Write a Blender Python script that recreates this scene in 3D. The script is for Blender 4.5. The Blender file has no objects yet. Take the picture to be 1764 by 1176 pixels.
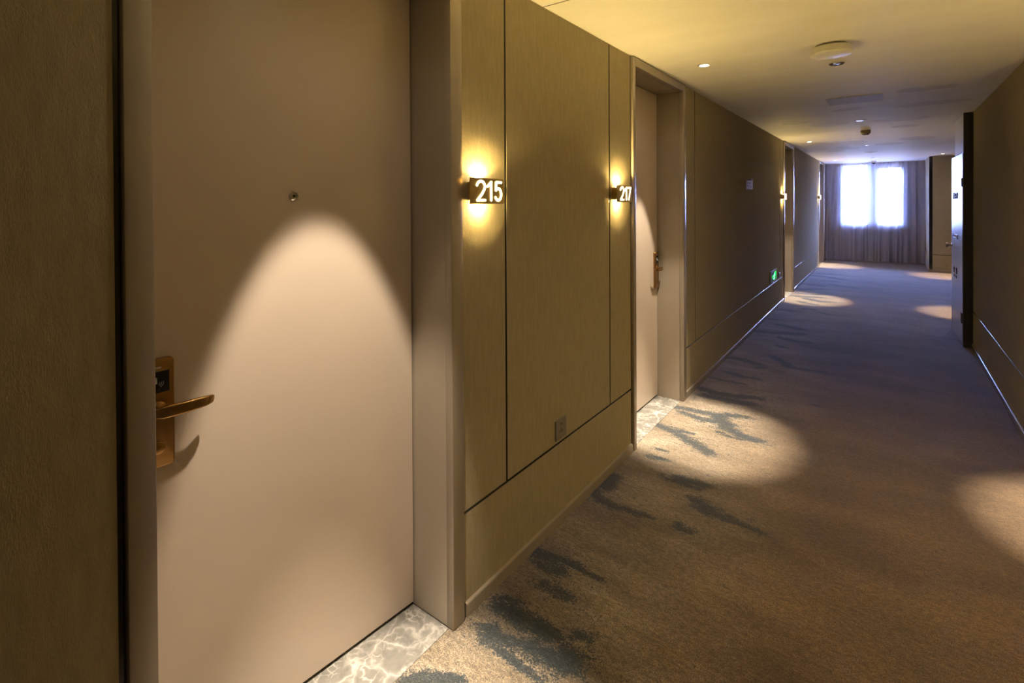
import bpy, bmesh, math, random
import numpy as np
from mathutils import Vector, Matrix
random.seed(7)
R = math.radians
scene = bpy.context.scene
COL = scene.collection

# ------------------------------------------------------------------ camera, world, exposure
cam_data = bpy.data.cameras.new('camera')
cam = bpy.data.objects.new('camera', cam_data)
COL.objects.link(cam)
cr = Vector((0.80284093, 0.59617106, -0.00514805))
cu = Vector((-0.00026047, 0.00898561, 0.99995960))
cw = Vector((-0.59619323, 0.80280715, -0.0073693))
m = Matrix((cr, cu, -cw)).transposed().to_4x4()
m.translation = Vector((0, 0, 1.53))
cam.matrix_world = m
cam_data.sensor_fit = 'HORIZONTAL'
cam_data.sensor_width = 36.0
cam_data.lens = 870.467 * 36.0 / 1764.0
cam_data.shift_y = -(588.0 - 351.676) / 1764.0
cam_data.clip_start = 0.02
cam_data.clip_end = 200
scene.camera = cam

scene.view_settings.view_transform = 'Standard'
scene.view_settings.look = 'None'
scene.view_settings.gamma = 1.0
scene.view_settings.exposure = 0.0
scene.view_settings.use_curve_mapping = False
scene.cycles.use_denoising = True
scene.cycles.denoising_prefilter = 'NONE'
scene.cycles.max_bounces = 10
scene.cycles.diffuse_bounces = 6
scene.cycles.glossy_bounces = 4
scene.cycles.transparent_max_bounces = 16
scene.cycles.sample_clamp_indirect = 0.0
scene.cycles.use_guiding = True
scene.cycles.caustics_reflective = False
scene.cycles.caustics_refractive = False

DAYLIGHT = 430.0
SPOT_W = 260.0
SIGN_W = 6.0
UP_W = 22.0
LAMP_COL = (1.0, 0.83, 0.61)
SIGN_COL = (1.0, 0.70, 0.215)

world = bpy.data.worlds.new('daylight')
scene.world = world
world.use_nodes = True
bg = world.node_tree.nodes['Background']
wt = world.node_tree
wg = wt.nodes.new('ShaderNodeTexCoord')
ws = wt.nodes.new('ShaderNodeSeparateXYZ')
wr = wt.nodes.new('ShaderNodeValToRGB')          # ground below the horizon, pale sky above
wr.color_ramp.elements[0].position, wr.color_ramp.elements[0].color = 0.0, (0.045, 0.05, 0.07, 1)
wr.color_ramp.elements[1].position, wr.color_ramp.elements[1].color = 0.04, (0.27, 0.38, 1.0, 1)
wt.links.new(wg.outputs['Generated'], ws.inputs[0])
wt.links.new(ws.outputs['Z'], wr.inputs['Fac'])
wt.links.new(wr.outputs['Color'], bg.inputs['Color'])
bg.inputs['Strength'].default_value = DAYLIGHT

# ------------------------------------------------------------------ materials
def new_mat(name):
    mt = bpy.data.materials.new(name)
    mt.use_nodes = True
    return mt, mt.node_tree, mt.node_tree.nodes['Principled BSDF']

def N(nt, typ, **kw):
    n = nt.nodes.new(typ)
    for k, v in kw.items():
        setattr(n, k, v)
    return n

def L(nt, a, b):
    nt.links.new(a, b)

def coords(nt, scale=(1, 1, 1)):
    g = N(nt, 'ShaderNodeNewGeometry')
    mp = N(nt, 'ShaderNodeMapping')
    mp.inputs['Scale'].default_value = scale
    L(nt, g.outputs['Position'], mp.inputs['Vector'])
    return mp.outputs['Vector']

def noise(nt, vec, scale, detail=3.0, rough=0.55):
    n = N(nt, 'ShaderNodeTexNoise')
    n.inputs['Scale'].default_value = scale
    n.inputs['Detail'].default_value = detail
    n.inputs['Roughness'].default_value = rough
    L(nt, vec, n.inputs['Vector'])
    return n.outputs['Fac']

def ramp(nt, fac, stops):
    r = N(nt, 'ShaderNodeValToRGB')
    el = r.color_ramp.elements
    el[0].position, el[0].color = stops[0][0], (*stops[0][1], 1)
    el[1].position, el[1].color = stops[-1][0], (*stops[-1][1], 1)
    for p, c in stops[1:-1]:
        e = el.new(p)
        e.color = (*c, 1)
    L(nt, fac, r.inputs['Fac'])
    return r.outputs['Color']

def math_n(nt, op, a, b=None, clamp=False):
    n = N(nt, 'ShaderNodeMath', operation=op, use_clamp=clamp)
    for i, v in enumerate((a, b)):
        if v is None:
            continue
        if isinstance(v, (int, float)):
            n.inputs[i].default_value = v
        else:
            L(nt, v, n.inputs[i])
    return n.outputs[0]

def mixc(nt, fac, a, b, blend='MIX'):
    n = N(nt, 'ShaderNodeMix', data_type='RGBA', blend_type=blend)
    for s, v in ((n.inputs[0], fac), (n.inputs[6], a), (n.inputs[7], b)):
        if isinstance(v, (int, float)):
            s.default_value = v
        elif isinstance(v, tuple):
            s.default_value = (*v, 1)
        else:
            L(nt, v, s)
    return n.outputs[2]

def bump(nt, bsdf, height, strength, dist=0.002):
    b = N(nt, 'ShaderNodeBump')
    b.inputs['Strength'].default_value = strength
    b.inputs['Distance'].default_value = dist
    L(nt, height, b.inputs['Height'])
    L(nt, b.outputs['Normal'], bsdf.inputs['Normal'])

def plain(name, col, rough=0.5, metal=0.0, var=0.06, scale=30.0, bmp=0.0, bscale=300.0, stretch=(1, 1, 1), spec=0.5):
    mt, nt, b = new_mat(name)
    v = coords(nt, stretch)
    lo = tuple(max(0, c * (1 - var)) for c in col)
    hi = tuple(min(1, c * (1 + var)) for c in col)
    L(nt, ramp(nt, noise(nt, v, scale), [(0.3, lo), (0.7, hi)]), b.inputs['Base Color'])
    b.inputs['Roughness'].default_value = rough
    b.inputs['Metallic'].default_value = metal
    b.inputs['Specular IOR Level'].default_value = spec
    if bmp > 0:
        bump(nt, b, noise(nt, v, bscale, 2.0), bmp)
    return mt

def glow(name, col, strength):
    mt, nt, b = new_mat(name)
    b.inputs['Base Color'].default_value = (*col, 1)
    b.inputs['Emission Color'].default_value = (*col, 1)
    b.inputs['Emission Strength'].default_value = strength
    return mt

# wallcovering: pebbled vinyl with fine upright threads
M_vinyl, nt, b = new_mat('vinyl_wallcovering')
v1 = coords(nt, (1, 1, 0.18))
v2 = coords(nt, (1, 1, 0.6))
f1 = noise(nt, v1, 420, 2.0)
f2 = noise(nt, v2, 190, 2.0)
h = math_n(nt, 'ADD', math_n(nt, 'MULTIPLY', f1, 0.5), f2)
cl = ramp(nt, noise(nt, v1, 60, 4.0), [(0.3, (0.345, 0.298, 0.205)), (0.7, (0.405, 0.35, 0.247))])
L(nt, cl, b.inputs['Base Color'])
b.inputs['Roughness'].default_value = 0.6
b.inputs['Specular IOR Level'].default_value = 0.0
bump(nt, b, h, 0.55, 0.0016)

M_groove = plain('black_groove_strip', (0.012, 0.011, 0.010), 0.16, 0.0, spec=0.6)
M_door = plain('beige_door_lacquer', (0.515, 0.43, 0.362), 0.30, 0.0, 0.03, 2.0, 0.03, 500)
M_trim = plain('taupe_frame_lacquer', (0.345, 0.295, 0.24), 0.24, 0.0, 0.03, 5.0, 0.02, 500)
M_bronze = plain('brushed_bronze', (0.36, 0.215, 0.085), 0.30, 1.0, 0.1, 60, 0.05, 200, (1, 1, 12))
M_brass = plain('dark_brass', (0.48, 0.34, 0.11), 0.5, 0.6, 0.08, 60)
M_black = plain('black_gloss', (0.010, 0.010, 0.012), 0.12)
M_chrome = plain('chrome', (0.75, 0.75, 0.76), 0.14, 1.0, 0.03)
M_steel = plain('brushed_stainless_steel', (0.60, 0.60, 0.63), 0.29, 1.0, 0.06, 40, 0.10, 120, (1, 1, 0.05))
M_darkframe = plain('dark_brown_panel', (0.07, 0.066, 0.07), 0.4)
M_pale = plain('pale_panel', (0.50, 0.49, 0.48), 0.4)
M_white = plain('white_plastic', (0.72, 0.70, 0.66), 0.4, 0, 0.03)
M_grey = plain('grey_plastic', (0.16, 0.145, 0.125), 0.4, 0, 0.04)
M_ink = plain('dark_print', (0.02, 0.02, 0.025), 0.5)
M_mark = plain('silver_print', (0.45, 0.45, 0.45), 0.4)
M_hole = plain('dark_hole', (0.008, 0.008, 0.008), 0.7)
M_digit = glow('lit_numeral', (1.0, 0.86, 0.52), 5.0)
M_led = glow('lamp_lens', (1.0, 0.84, 0.62), 30.0)
M_green = glow('green_sign_light', (0.01, 0.75, 0.12), 1.3)
M_pict = glow('pale_sign_light', (0.35, 1.0, 0.75), 1.6)
M_outer = plain('dark_plaster', (0.08, 0.075, 0.07), 0.9)
M_frame = plain('white_window_frame', (0.62, 0.62, 0.62), 0.4)

# flag sign: milky acrylic
M_acryl, nt, b = new_mat('milky_acrylic')
tr = N(nt, 'ShaderNodeBsdfTranslucent')
tr.inputs['Color'].default_value = (0.9, 0.9, 0.92, 1)
mx = N(nt, 'ShaderNodeMixShader')
L(nt, ramp(nt, noise(nt, coords(nt), 20), [(0.3, (0.80, 0.80, 0.80)), (0.7, (0.86, 0.86, 0.86))]), b.inputs['Base Color'])
mx.inputs[0].default_value = 0.75
L(nt, b.outputs[0], mx.inputs[1]); L(nt, tr.outputs[0], mx.inputs[2])
L(nt, mx.outputs[0], nt.nodes['Material Output'].inputs['Surface'])

# curtain: grey-violet voile, partly see-through
M_curtain, nt, b = new_mat('grey_voile_curtain')
vv = coords(nt, (1, 1, 1))
cc = ramp(nt, noise(nt, vv, 240, 2.0), [(0.3, (0.50, 0.46, 0.50)), (0.7, (0.60, 0.56, 0.60))])
L(nt, cc, b.inputs['Base Color'])
b.inputs['Roughness'].default_value = 0.9
tl = N(nt, 'ShaderNodeBsdfTranslucent'); tl.inputs['Color'].default_value = (0.46, 0.46, 0.50, 1)
tp = N(nt, 'ShaderNodeBsdfTransparent')
m1 = N(nt, 'ShaderNodeMixShader'); m1.inputs[0].default_value = 0.28
m2 = N(nt, 'ShaderNodeMixShader'); m2.inputs[0].default_value = 0.22
L(nt, b.outputs[0], m1.inputs[1]); L(nt, tl.outputs[0], m1.inputs[2])
L(nt, m1.outputs[0], m2.inputs[1]); L(nt, tp.outputs[0], m2.inputs[2])
L(nt, m2.outputs[0], nt.nodes['Material Output'].inputs['Surface'])

# window glass
M_glass, nt, b = new_mat('window_glass')
tp = N(nt, 'ShaderNodeBsdfTransparent'); tp.inputs['Color'].default_value = (0.95, 0.97, 0.97, 1)
gl = N(nt, 'ShaderNodeBsdfGlossy'); gl.inputs['Roughness'].default_value = 0.02
fr = N(nt, 'ShaderNodeFresnel')
mx = N(nt, 'ShaderNodeMixShader')
L(nt, fr.outputs[0], mx.inputs[0]); L(nt, tp.outputs[0], mx.inputs[1]); L(nt, gl.outputs[0], mx.inputs[2])
L(nt, mx.outputs[0], nt.nodes['Material Output'].inputs['Surface'])

# marble
M_marble, nt, b = new_mat('grey_marble')
vm = coords(nt)
wob = N(nt, 'ShaderNodeTexNoise'); wob.inputs['Scale'].default_value = 7.0; wob.inputs['Detail'].default_value = 4
L(nt, vm, wob.inputs['Vector'])
ad = N(nt, 'ShaderNodeVectorMath', operation='MULTIPLY_ADD')
L(nt, wob.outputs['Color'], ad.inputs[0]); ad.inputs[1].default_value = (0.20, 0.20, 0.20); L(nt, vm, ad.inputs[2])
def veins(scale, w0, w1):
    vo = N(nt, 'ShaderNodeTexVoronoi', feature='DISTANCE_TO_EDGE')
    vo.inputs['Scale'].default_value = scale
    L(nt, ad.outputs[0], vo.inputs['Vector'])
    return ramp(nt, vo.outputs['Distance'], [(0.0, (1, 1, 1)), (w0, (0.30, 0.30, 0.30)), (w1, (0, 0, 0))])
t1 = ramp(nt, noise(nt, vm, 7.0, 4), [(0.40, (0.0, 0.0, 0.0)), (0.60, (1, 1, 1))])
t2 = ramp(nt, noise(nt, coords(nt, (1, 1, 1.3)), 11.0, 4), [(0.45, (0, 0, 0)), (0.62, (0.9, 0.9, 0.9))])
vf = mixc(nt, 1.0, mixc(nt, 1.0, veins(8.5, 0.05, 0.16), t1, 'MULTIPLY'), mixc(nt, 1.0, veins(24.0, 0.06, 0.14), t2, 'MULTIPLY'), 'LIGHTEN')
base = ramp(nt, noise(nt, vm, 22, 6, 0.65), [(0.25, (0.13, 0.126, 0.122)), (0.75, (0.21, 0.203, 0.193))])
L(nt, mixc(nt, vf, base, (0.46, 0.445, 0.42)), b.inputs['Base Color'])
b.inputs['Roughness'].default_value = 0.22

# carpet: taupe and ochre ground with dry-brushed slate strokes (print painted on the mesh as attributes)
M_carpet, nt, b = new_mat('printed_carpet')
vc = coords(nt)
vx = coords(nt, (0.45, 1, 1))
tuft = noise(nt, vc, 210, 3.0, 0.8)
tuft2 = noise(nt, vc, 120, 3.0, 0.75)
fray = noise(nt, coords(nt, (0.6, 1, 1)), 30.0, 4.0, 0.72)
patch = noise(nt, vx, 3.2, 5.0, 0.6)
patch2 = noise(nt, coords(nt, (0.5, 1.3, 1)), 9.0, 4.0, 0.6)
at = N(nt, 'ShaderNodeAttribute', attribute_name='ink')
ga = N(nt, 'ShaderNodeAttribute', attribute_name='warm')
gr = ramp(nt, math_n(nt, 'ADD', math_n(nt, 'MULTIPLY', patch, 0.6), math_n(nt, 'MULTIPLY', patch2, 0.4)),
          [(0.34, (0.105, 0.083, 0.06)), (0.5, (0.19, 0.156, 0.116)), (0.66, (0.29, 0.247, 0.193))])
ga_c = ramp(nt, patch, [(0.35, (0.088, 0.059, 0.036)), (0.65, (0.155, 0.105, 0.064))])
ground = mixc(nt, ga.outputs['Fac'], gr, ga_c)
inkv = math_n(nt, 'ADD', at.outputs['Fac'],
              math_n(nt, 'ADD', math_n(nt, 'ADD', math_n(nt, 'MULTIPLY', math_n(nt, 'SUBTRACT', fray, 0.5), 1.7), math_n(nt, 'MULTIPLY', math_n(nt, 'SUBTRACT', tuft2, 0.5), 2.6)),
                     math_n(nt, 'MULTIPLY', math_n(nt, 'SUBTRACT', patch2, 0.5), 0.9)))
mr = N(nt, 'ShaderNodeMapRange'); mr.inputs['From Min'].default_value = 0.40; mr.inputs['From Max'].default_value = 0.62
L(nt, inkv, mr.inputs['Value'])
inkf = math_n(nt, 'MULTIPLY', mr.outputs[0], 0.92)
cfin = mixc(nt, inkf, ground, (0.022, 0.034, 0.044))
mott = noise(nt, coords(nt, (0.7, 1.2, 1)), 62, 3.0, 0.7)
tf0 = ramp(nt, mott, [(0.32, (0.66, 0.66, 0.68)), (0.5, (1.0, 1.0, 1.0)), (0.68, (1.42, 1.40, 1.36))])
tf = ramp(nt, tuft, [(0.30, (0.25, 0.25, 0.25)), (0.5, (0.92, 0.92, 0.92)), (0.70, (2.0, 1.95, 1.9))])
L(nt, mixc(nt, 1.0, mixc(nt, 1.0, cfin, tf0, 'MULTIPLY'), tf, 'MULTIPLY'), b.inputs['Base Color'])
b.inputs['Roughness'].default_value = 0.95
b.inputs['Specular IOR Level'].default_value = 0.15
b.inputs['Sheen Weight'].default_value = 0.36
b.inputs['Sheen Roughness'].default_value = 0.45
bump(nt, b, tuft, 0.6, 0.004)

# ceiling paint with patched plaster
M_ceil, nt, b = new_mat('ceiling_paint')
vcl = coords(nt)
patches = [(-0.33, 5.95, 0.11, 0.09), (0.35, 6.05, 0.30, 0.13), (-0.85, 6.6, 0.13, 0.18), (-0.55, 7.0, 0.20, 0.20),
           (0.10, 7.05, 0.26, 0.18), (0.17, 7.75, 0.13, 0.15), (-0.75, 9.35, 0.24, 0.22), (-0.42, 9.4, 0.16, 0.2),
           (0.35, 9.4, 0.22, 0.3), (-0.5, 10.4, 0.24, 0.35), (0.02, 10.1, 0.2, 0.2), (0.25, 5.2, 0.2, 0.12), (-0.75, 10.9, 0.13, 0.3)]
wn = N(nt, 'ShaderNodeTexNoise'); wn.inputs['Scale'].default_value = 6.0
L(nt, vcl, wn.inputs['Vector'])
wa = N(nt, 'ShaderNodeVectorMath', operation='MULTIPLY_ADD')
L(nt, wn.outputs['Color'], wa.inputs[0]); wa.inputs[1].default_value = (0.16, 0.16, 0); L(nt, vcl, wa.inputs[2])
acc = None
for (px, py, ax, ay) in patches:
    mp = N(nt, 'ShaderNodeMapping', vector_type='TEXTURE')
    mp.inputs['Location'].default_value = (px + 0.08, py + 0.08, 0)
    mp.inputs['Scale'].default_value = (ax, ay, 1000)
    L(nt, wa.outputs[0], mp.inputs['Vector'])
    ln = N(nt, 'ShaderNodeVectorMath', operation='LENGTH'); L(nt, mp.outputs[0], ln.inputs[0])
    acc = ln.outputs['Value'] if acc is None else math_n(nt, 'MINIMUM', acc, ln.outputs['Value'])
pm = N(nt, 'ShaderNodeMapRange'); pm.inputs['From Min'].default_value = 1.05; pm.inputs['From Max'].default_value = 0.9
L(nt, acc, pm.inputs['Value'])
cbase = ramp(nt, noise(nt, coords(nt, (0.25, 1, 1)), 5, 4), [(0.3, (0.80, 0.785, 0.765)), (0.7, (0.86, 0.845, 0.825))])
L(nt, mixc(nt, math_n(nt, 'MULTIPLY', pm.outputs[0], 0.55), cbase, (0.55, 0.515, 0.50)), b.inputs['Base Color'])
b.inputs['Roughness'].default_value = 0.62
b.inputs['Specular IOR Level'].default_value = 0.35
bump(nt, b, noise(nt, coords(nt, (0.12, 1, 1)), 30, 3), 0.12, 0.004)

# ------------------------------------------------------------------ mesh helpers
WM = {}                       # world matrix of every object made

def reg(o, loc, parent=None):
    w = Matrix.Translation(Vector(loc))
    WM[o.name] = w
    if parent is not None:
        o.parent = parent
        o.location = Vector(loc) - WM[parent.name].translation
    else:
        o.location = Vector(loc)

def tag(o, label=None, cat=None, group=None, kind=None):
    if label: o['label'] = label
    if cat: o['category'] = cat
    if group: o['group'] = group
    if kind: o['kind'] = kind
    return o

def thing(name, loc, label=None, cat=None, group=None, kind=None):
    o = bpy.data.objects.new(name, None)
    o.empty_display_size = 0.1
    COL.objects.link(o)
    reg(o, loc)
    return tag(o, label, cat, group, kind)

def obj(name, bm, mat, parent=None, loc=None, smooth=None):
    """bm holds world coordinates; the object's origin goes to loc (or the parent's)."""
    if loc is None:
        loc = WM[parent.name].translation if parent is not None else Vector((0, 0, 0))
    me = bpy.data.meshes.new(name)
    bmesh.ops.translate(bm, verts=bm.verts, vec=-Vector(loc))
    bmesh.ops.recalc_face_normals(bm, faces=bm.faces)
    bm.to_mesh(me)
    bm.free()
    if smooth is not None:
        for p in me.polygons:
            p.use_smooth = True
        me.set_sharp_from_angle(angle=R(smooth))
    me.materials.append(mat)
    o = bpy.data.objects.new(name, me)
    COL.objects.link(o)
    reg(o, loc, parent)
    return o

def box(bm, x0, x1, y0, y1, z0, z1, bev=0.0, seg=1):
    vs = [bm.verts.new((x, y, z)) for x in (x0, x1) for y in (y0, y1) for z in (z0, z1)]
    fs = [bm.faces.new([vs[i] for i in q]) for q in ((0, 1, 3, 2), (4, 6, 7, 5), (0, 4, 5, 1), (2, 3, 7, 6), (0, 2, 6, 4), (1, 5, 7, 3))]
    if bev > 0:
        es = list({e for f in fs for e in f.edges})
        bmesh.ops.bevel(bm, geom=es, offset=bev, segments=seg, affect='EDGES', profile=0.5)
    return bm

def B(*a, **k):
    return box(bmesh.new(), *a, **k)

def basis(axis):
    a = Vector(axis).normalized()
    t = Vector((0, 0, 1)) if abs(a.z) < 0.9 else Vector((1, 0, 0))
    u = a.cross(t).normalized()
    return a, u, a.cross(u).normalized()

def lathe(bm, c, axis, prof, n=32):
    """prof: (radius, height along axis) pairs from start to end, closed with caps."""
    a, u, v = basis(axis)
    c = Vector(c)
    rings = []
    for r, hh in prof:
        if r < 1e-6:
            rings.append([bm.verts.new(c + a * hh)])
        else:
            rings.append([bm.verts.new(c + a * hh + (u * math.cos(2 * math.pi * i / n) + v * math.sin(2 * math.pi * i / n)) * r) for i in range(n)])
    for p, q in zip(rings, rings[1:]):
        for i in range(n):
            j = (i + 1) % n
            if len(p) == 1 and len(q) == 1:
                continue
            if len(p) == 1:
                bm.faces.new((p[0], q[i], q[j]))
            elif len(q) == 1:
                bm.faces.new((p[i], p[j], q[0]))
            else:
                bm.faces.new((p[i], p[j], q[j], q[i]))
    for e in (rings[0], rings[-1]):
        if len(e) > 2:
            bm.faces.new(e)
    return bm

def sweep(bm, pts, secs, n=16):
    """pts: path; secs: per point (half size a along up, half size b along side)."""
    P = [Vector(p) for p in pts]
    rings = []
    for i, p in enumerate(P):
        t = (P[min(i + 1, len(P) - 1)] - P[max(i - 1, 0)]).normalized()
        up = Vector((0, 0, 1)) if abs(t.z) < 0.9 else Vector((0, 1, 0))
        s = t.cross(up).normalized()
        up = s.cross(t).normalized()
        a_, b_ = secs[i]
        ring = []
        for k in range(n):
            th = 2 * math.pi * k / n
            ca, sa = math.cos(th), math.sin(th)
            ex = 0.38
            ring.append(bm.verts.new(p + up * a_ * math.copysign(abs(ca) ** ex, ca) + s * b_ * math.copysign(abs(sa) ** ex, sa)))
        rings.append(ring)
    for p, q in zip(rings, rings[1:]):
        for i in range(n):
            j = (i + 1) % n
            bm.faces.new((p[i], p[j], q[j], q[i]))
    bm.faces.new(rings[0]); bm.faces.new(rings[-1])
    return bm

def prism(bm, poly, depth_vec):
    """closed prism: poly is a list of 3D points in order."""
    d = Vector(depth_vec)
    a = [bm.verts.new(Vector(p)) for p in poly]
    b2 = [bm.verts.new(Vector(p) + d) for p in poly]
    bm.faces.new(a); bm.faces.new(b2[::-1])
    n = len(a)
    for i in range(n):
        j = (i + 1) % n
        bm.faces.new((a[i], b2[i], b2[j], a[j]))
    return bm

def stroke(bm, pts2, w, place, depth, n=6):
    """A thick round-ended pen stroke. pts2 2D points; place maps (s, t, d) to 3D."""
    for i in range(len(pts2) - 1):
        (x0, y0), (x1, y1) = pts2[i], pts2[i + 1]
        a = math.atan2(y1 - y0, x1 - x0)
        poly = []
        for k in range(n + 1):
            th = a + math.pi / 2 + math.pi * k / n
            poly.append((x0 + w * math.cos(th), y0 + w * math.sin(th)))
        for k in range(n + 1):
            th = a - math.pi / 2 + math.pi * k / n
            poly.append((x1 + w * math.cos(th), y1 + w * math.sin(th)))
        f = [bm.verts.new(place(s, t, depth)) for s, t in poly]
        g = [bm.verts.new(place(s, t, 0)) for s, t in poly]
        bm.faces.new(f); bm.faces.new(g[::-1])
        for k in range(len(f)):
            q = (k + 1) % len(f)
            bm.faces.new((f[k], g[k], g[q], f[q]))
    return bm

def arc(cx, cy, rx, ry, a0, a1, n=10):
    return [(cx + rx * math.cos(R(a0 + (a1 - a0) * i / n)), cy + ry * math.sin(R(a0 + (a1 - a0) * i / n))) for i in range(n + 1)]

def spot(name, parent, loc, direction, watts, col, angle, blend, radius, linear=False):
    ld = bpy.data.lights.new(name, 'SPOT')
    ld.energy = watts
    ld.color = col
    ld.spot_size = R(angle)
    ld.spot_blend = blend
    ld.shadow_soft_size = radius
    if linear:
        ld.use_nodes = True
        t = ld.node_tree
        em = next(n for n in t.nodes if n.type == 'EMISSION')
        fo = t.nodes.new('ShaderNodeLightFalloff')
        fo.inputs['Strength'].default_value = 1.0
        t.links.new(fo.outputs['Constant'], em.inputs['Strength'])
    o = bpy.data.objects.new(name, ld)
    COL.objects.link(o)
    o.rotation_mode = 'QUATERNION'
    o.rotation_quaternion = Vector(direction).to_track_quat('-Z', 'Y')
    reg(o, loc, parent)
    return o
STROKES = [
    (0.04,[(-1.25,3.71),(-1.11,3.72),(-0.97,3.73),(-0.88,3.79),(-0.8,3.82)]),
    (0.035,[(-1.16,3.63),(-1.03,3.6),(-0.93,3.63)]),
    (0.045,[(-0.97,3.73),(-0.9,3.63),(-0.85,3.55),(-0.76,3.5),(-0.69,3.49)]),
    (0.02,[(-0.89,3.46),(-0.82,3.44),(-0.76,3.45)]),
    (0.04,[(-1.24,3.33),(-1.14,3.31),(-1.05,3.26),(-0.95,3.2),(-0.88,3.15)]),
    (0.015,[(-1.19,3.35),(-1.09,3.35),(-1.03,3.33)]),
    (0.02,[(-1.14,2.9),(-1.06,2.91)]),
    (0.012,[(-1.14,3.01),(-1.08,3.01)]),
    (0.04,[(-0.9,2.75),(-0.86,2.77),(-0.81,2.77)]),
    (0.014,[(-1.01,2.73),(-0.89,2.71),(-0.78,2.73)]),
    (0.035,[(-0.76,2.61),(-0.73,2.56),(-0.69,2.54),(-0.62,2.55)]),
    (0.02,[(-0.62,2.55),(-0.54,2.54),(-0.46,2.53)]),
    (0.015,[(-0.71,2.59),(-0.66,2.6)]),
    (0.03,[(-0.78,2.35),(-0.76,2.34)]),
    (0.03,[(-1.25,2.39),(-1.18,2.33),(-1.11,2.32)]),
    (0.022,[(-1.11,2.32),(-1.03,2.33),(-0.93,2.34)]),
    (0.03,[(-1.22,2.57),(-1.2,2.44)]),
    (0.03,[(-1.24,1.82),(-1.15,1.83),(-1.06,1.84)]),
    (0.018,[(-1.06,1.84),(-0.99,1.84),(-0.93,1.83)]),
    (0.03,[(-1.17,1.77),(-1.09,1.77)]),
    (0.022,[(-1.1,1.68),(-1.04,1.68),(-0.98,1.68)]),
    (0.018,[(-1.21,1.51),(-1.13,1.55)]),
    (0.045,[(-1.13,1.49),(-1.04,1.49),(-0.97,1.5)]),
    (0.018,[(-1.11,1.35),(-1.04,1.34),(-0.97,1.34),(-0.9,1.34)]),
    (0.035,[(-1.12,1.38),(-1.03,1.4),(-0.94,1.43),(-0.88,1.44)]),
    (0.045,[(-0.85,1.46),(-0.86,1.42),(-0.91,1.41)]),
    (0.018,[(-0.88,1.55),(-0.84,1.57)]),
    (0.02,[(-1.23,1.07),(-1.18,1.13),(-1.1,1.18)]),
    (0.014,[(-1.2,1.37),(-1.13,1.4)]),
    (0.045,[(-1.22,4.19),(-1.08,4.15),(-0.93,4.18),(-0.82,4.23)]),
    (0.05,[(-1.13,4.05),(-0.99,4.06),(-0.83,4.08)]),
    (0.032,[(-1.12,4.72),(-1.02,4.67),(-0.9,4.69)]),
    (0.018,[(-1.22,4.5),(-1.12,4.48),(-0.96,4.49)]),
    (0.045,[(-1.25,5.17),(-1.13,5.18),(-0.97,5.11)]),
    (0.02,[(-0.97,4.99),(-0.9,5.04)]),
    (0.035,[(-0.89,5.45),(-0.76,5.28),(-0.72,5.19),(-0.58,5.19),(-0.47,5.2)]),
    (0.015,[(-0.81,5.03),(-0.75,5.01)]),
    (0.055,[(-1.21,6.4),(-1.06,6.41),(-0.84,6.51)]),
    (0.045,[(-0.92,6.24),(-0.79,6.16),(-0.7,6.18)]),
    (0.05,[(-1.04,6.86),(-0.93,6.83),(-0.83,6.77)]),
    (0.03,[(-0.92,5.89),(-0.86,5.85)]),
    (0.03,[(-1.21,7.14),(-1.08,7.15)]),
    (0.03,[(-0.75,7.96),(-0.64,7.87),(-0.48,7.86)]),
    (0.015,[(-0.44,4.34),(-0.41,4.34)]),
    (0.03,[(-0.78,6.57),(-0.76,6.58)]),
    (0.055,[(-1.23,9.05),(-1.05,9.06),(-0.84,9.15)]),
    (0.055,[(-0.99,8.93),(-0.82,8.78),(-0.68,8.82)]),
    (0.045,[(-1.05,8.61),(-0.95,8.53),(-0.87,8.49)]),
    (0.06,[(-1.14,9.36),(-0.96,9.36),(-0.81,9.47)]),
    (0.07,[(-1.2,10.43),(-0.93,10.39)]),
    (0.05,[(-1.21,9.77),(-0.9,9.99)]),
    (0.08,[(-1.2,11.68),(-0.94,11.62),(-0.69,11.43)]),
    (0.07,[(-1.08,12.09),(-0.83,12.12)]),
    (0.06,[(-0.76,10.59),(-0.43,10.46)]),
    (0.05,[(-0.9,11.12),(-0.76,11.05)]),
    (0.06,[(-1.23,13.08),(-1.06,13.08)]),
    (0.06,[(-0.75,13.18),(-0.48,13.13)]),
    (0.05,[(-0.9,8.08),(-0.83,8.08)]),
    (0.05,[(-1.22,7.81),(-1.08,7.82)])]

# ------------------------------------------------------------------ the setting
XL, XR, H = -1.25, 0.70, 2.405
XD = -1.44                       # face of the doors in their recess
YB, YE = -2.6, 15.02             # back wall, window wall
DOORS = [                        # opening, left casing outer edge, right casing outer edge, hinge at the far side?
    (0.404, 1.304, 0.352, 1.364, True),
    (2.940, 3.835, 2.900, 3.897, False),
    (8.550, 9.420, 8.505, 9.482, False),
    (13.45, 14.38, 13.39, 14.44, False)]
GAP = 0.013

# floor: printed carpet on a fine grid that carries the print
def dist_poly(X, Y, pts):
    best = None
    for (x0, y0), (x1, y1) in zip(pts, pts[1:]):
        dx, dy = x1 - x0, y1 - y0
        q = max(dx * dx + dy * dy, 1e-9)
        t = np.clip(((X - x0) * dx + (Y - y0) * dy) / q, 0, 1)
        ex, ey = (X - x0 - t * dx) * 0.55, Y - y0 - t * dy
        dd = ex * ex + ey * ey
        best = dd if best is None else np.minimum(best, dd)
    return np.sqrt(best)

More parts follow.
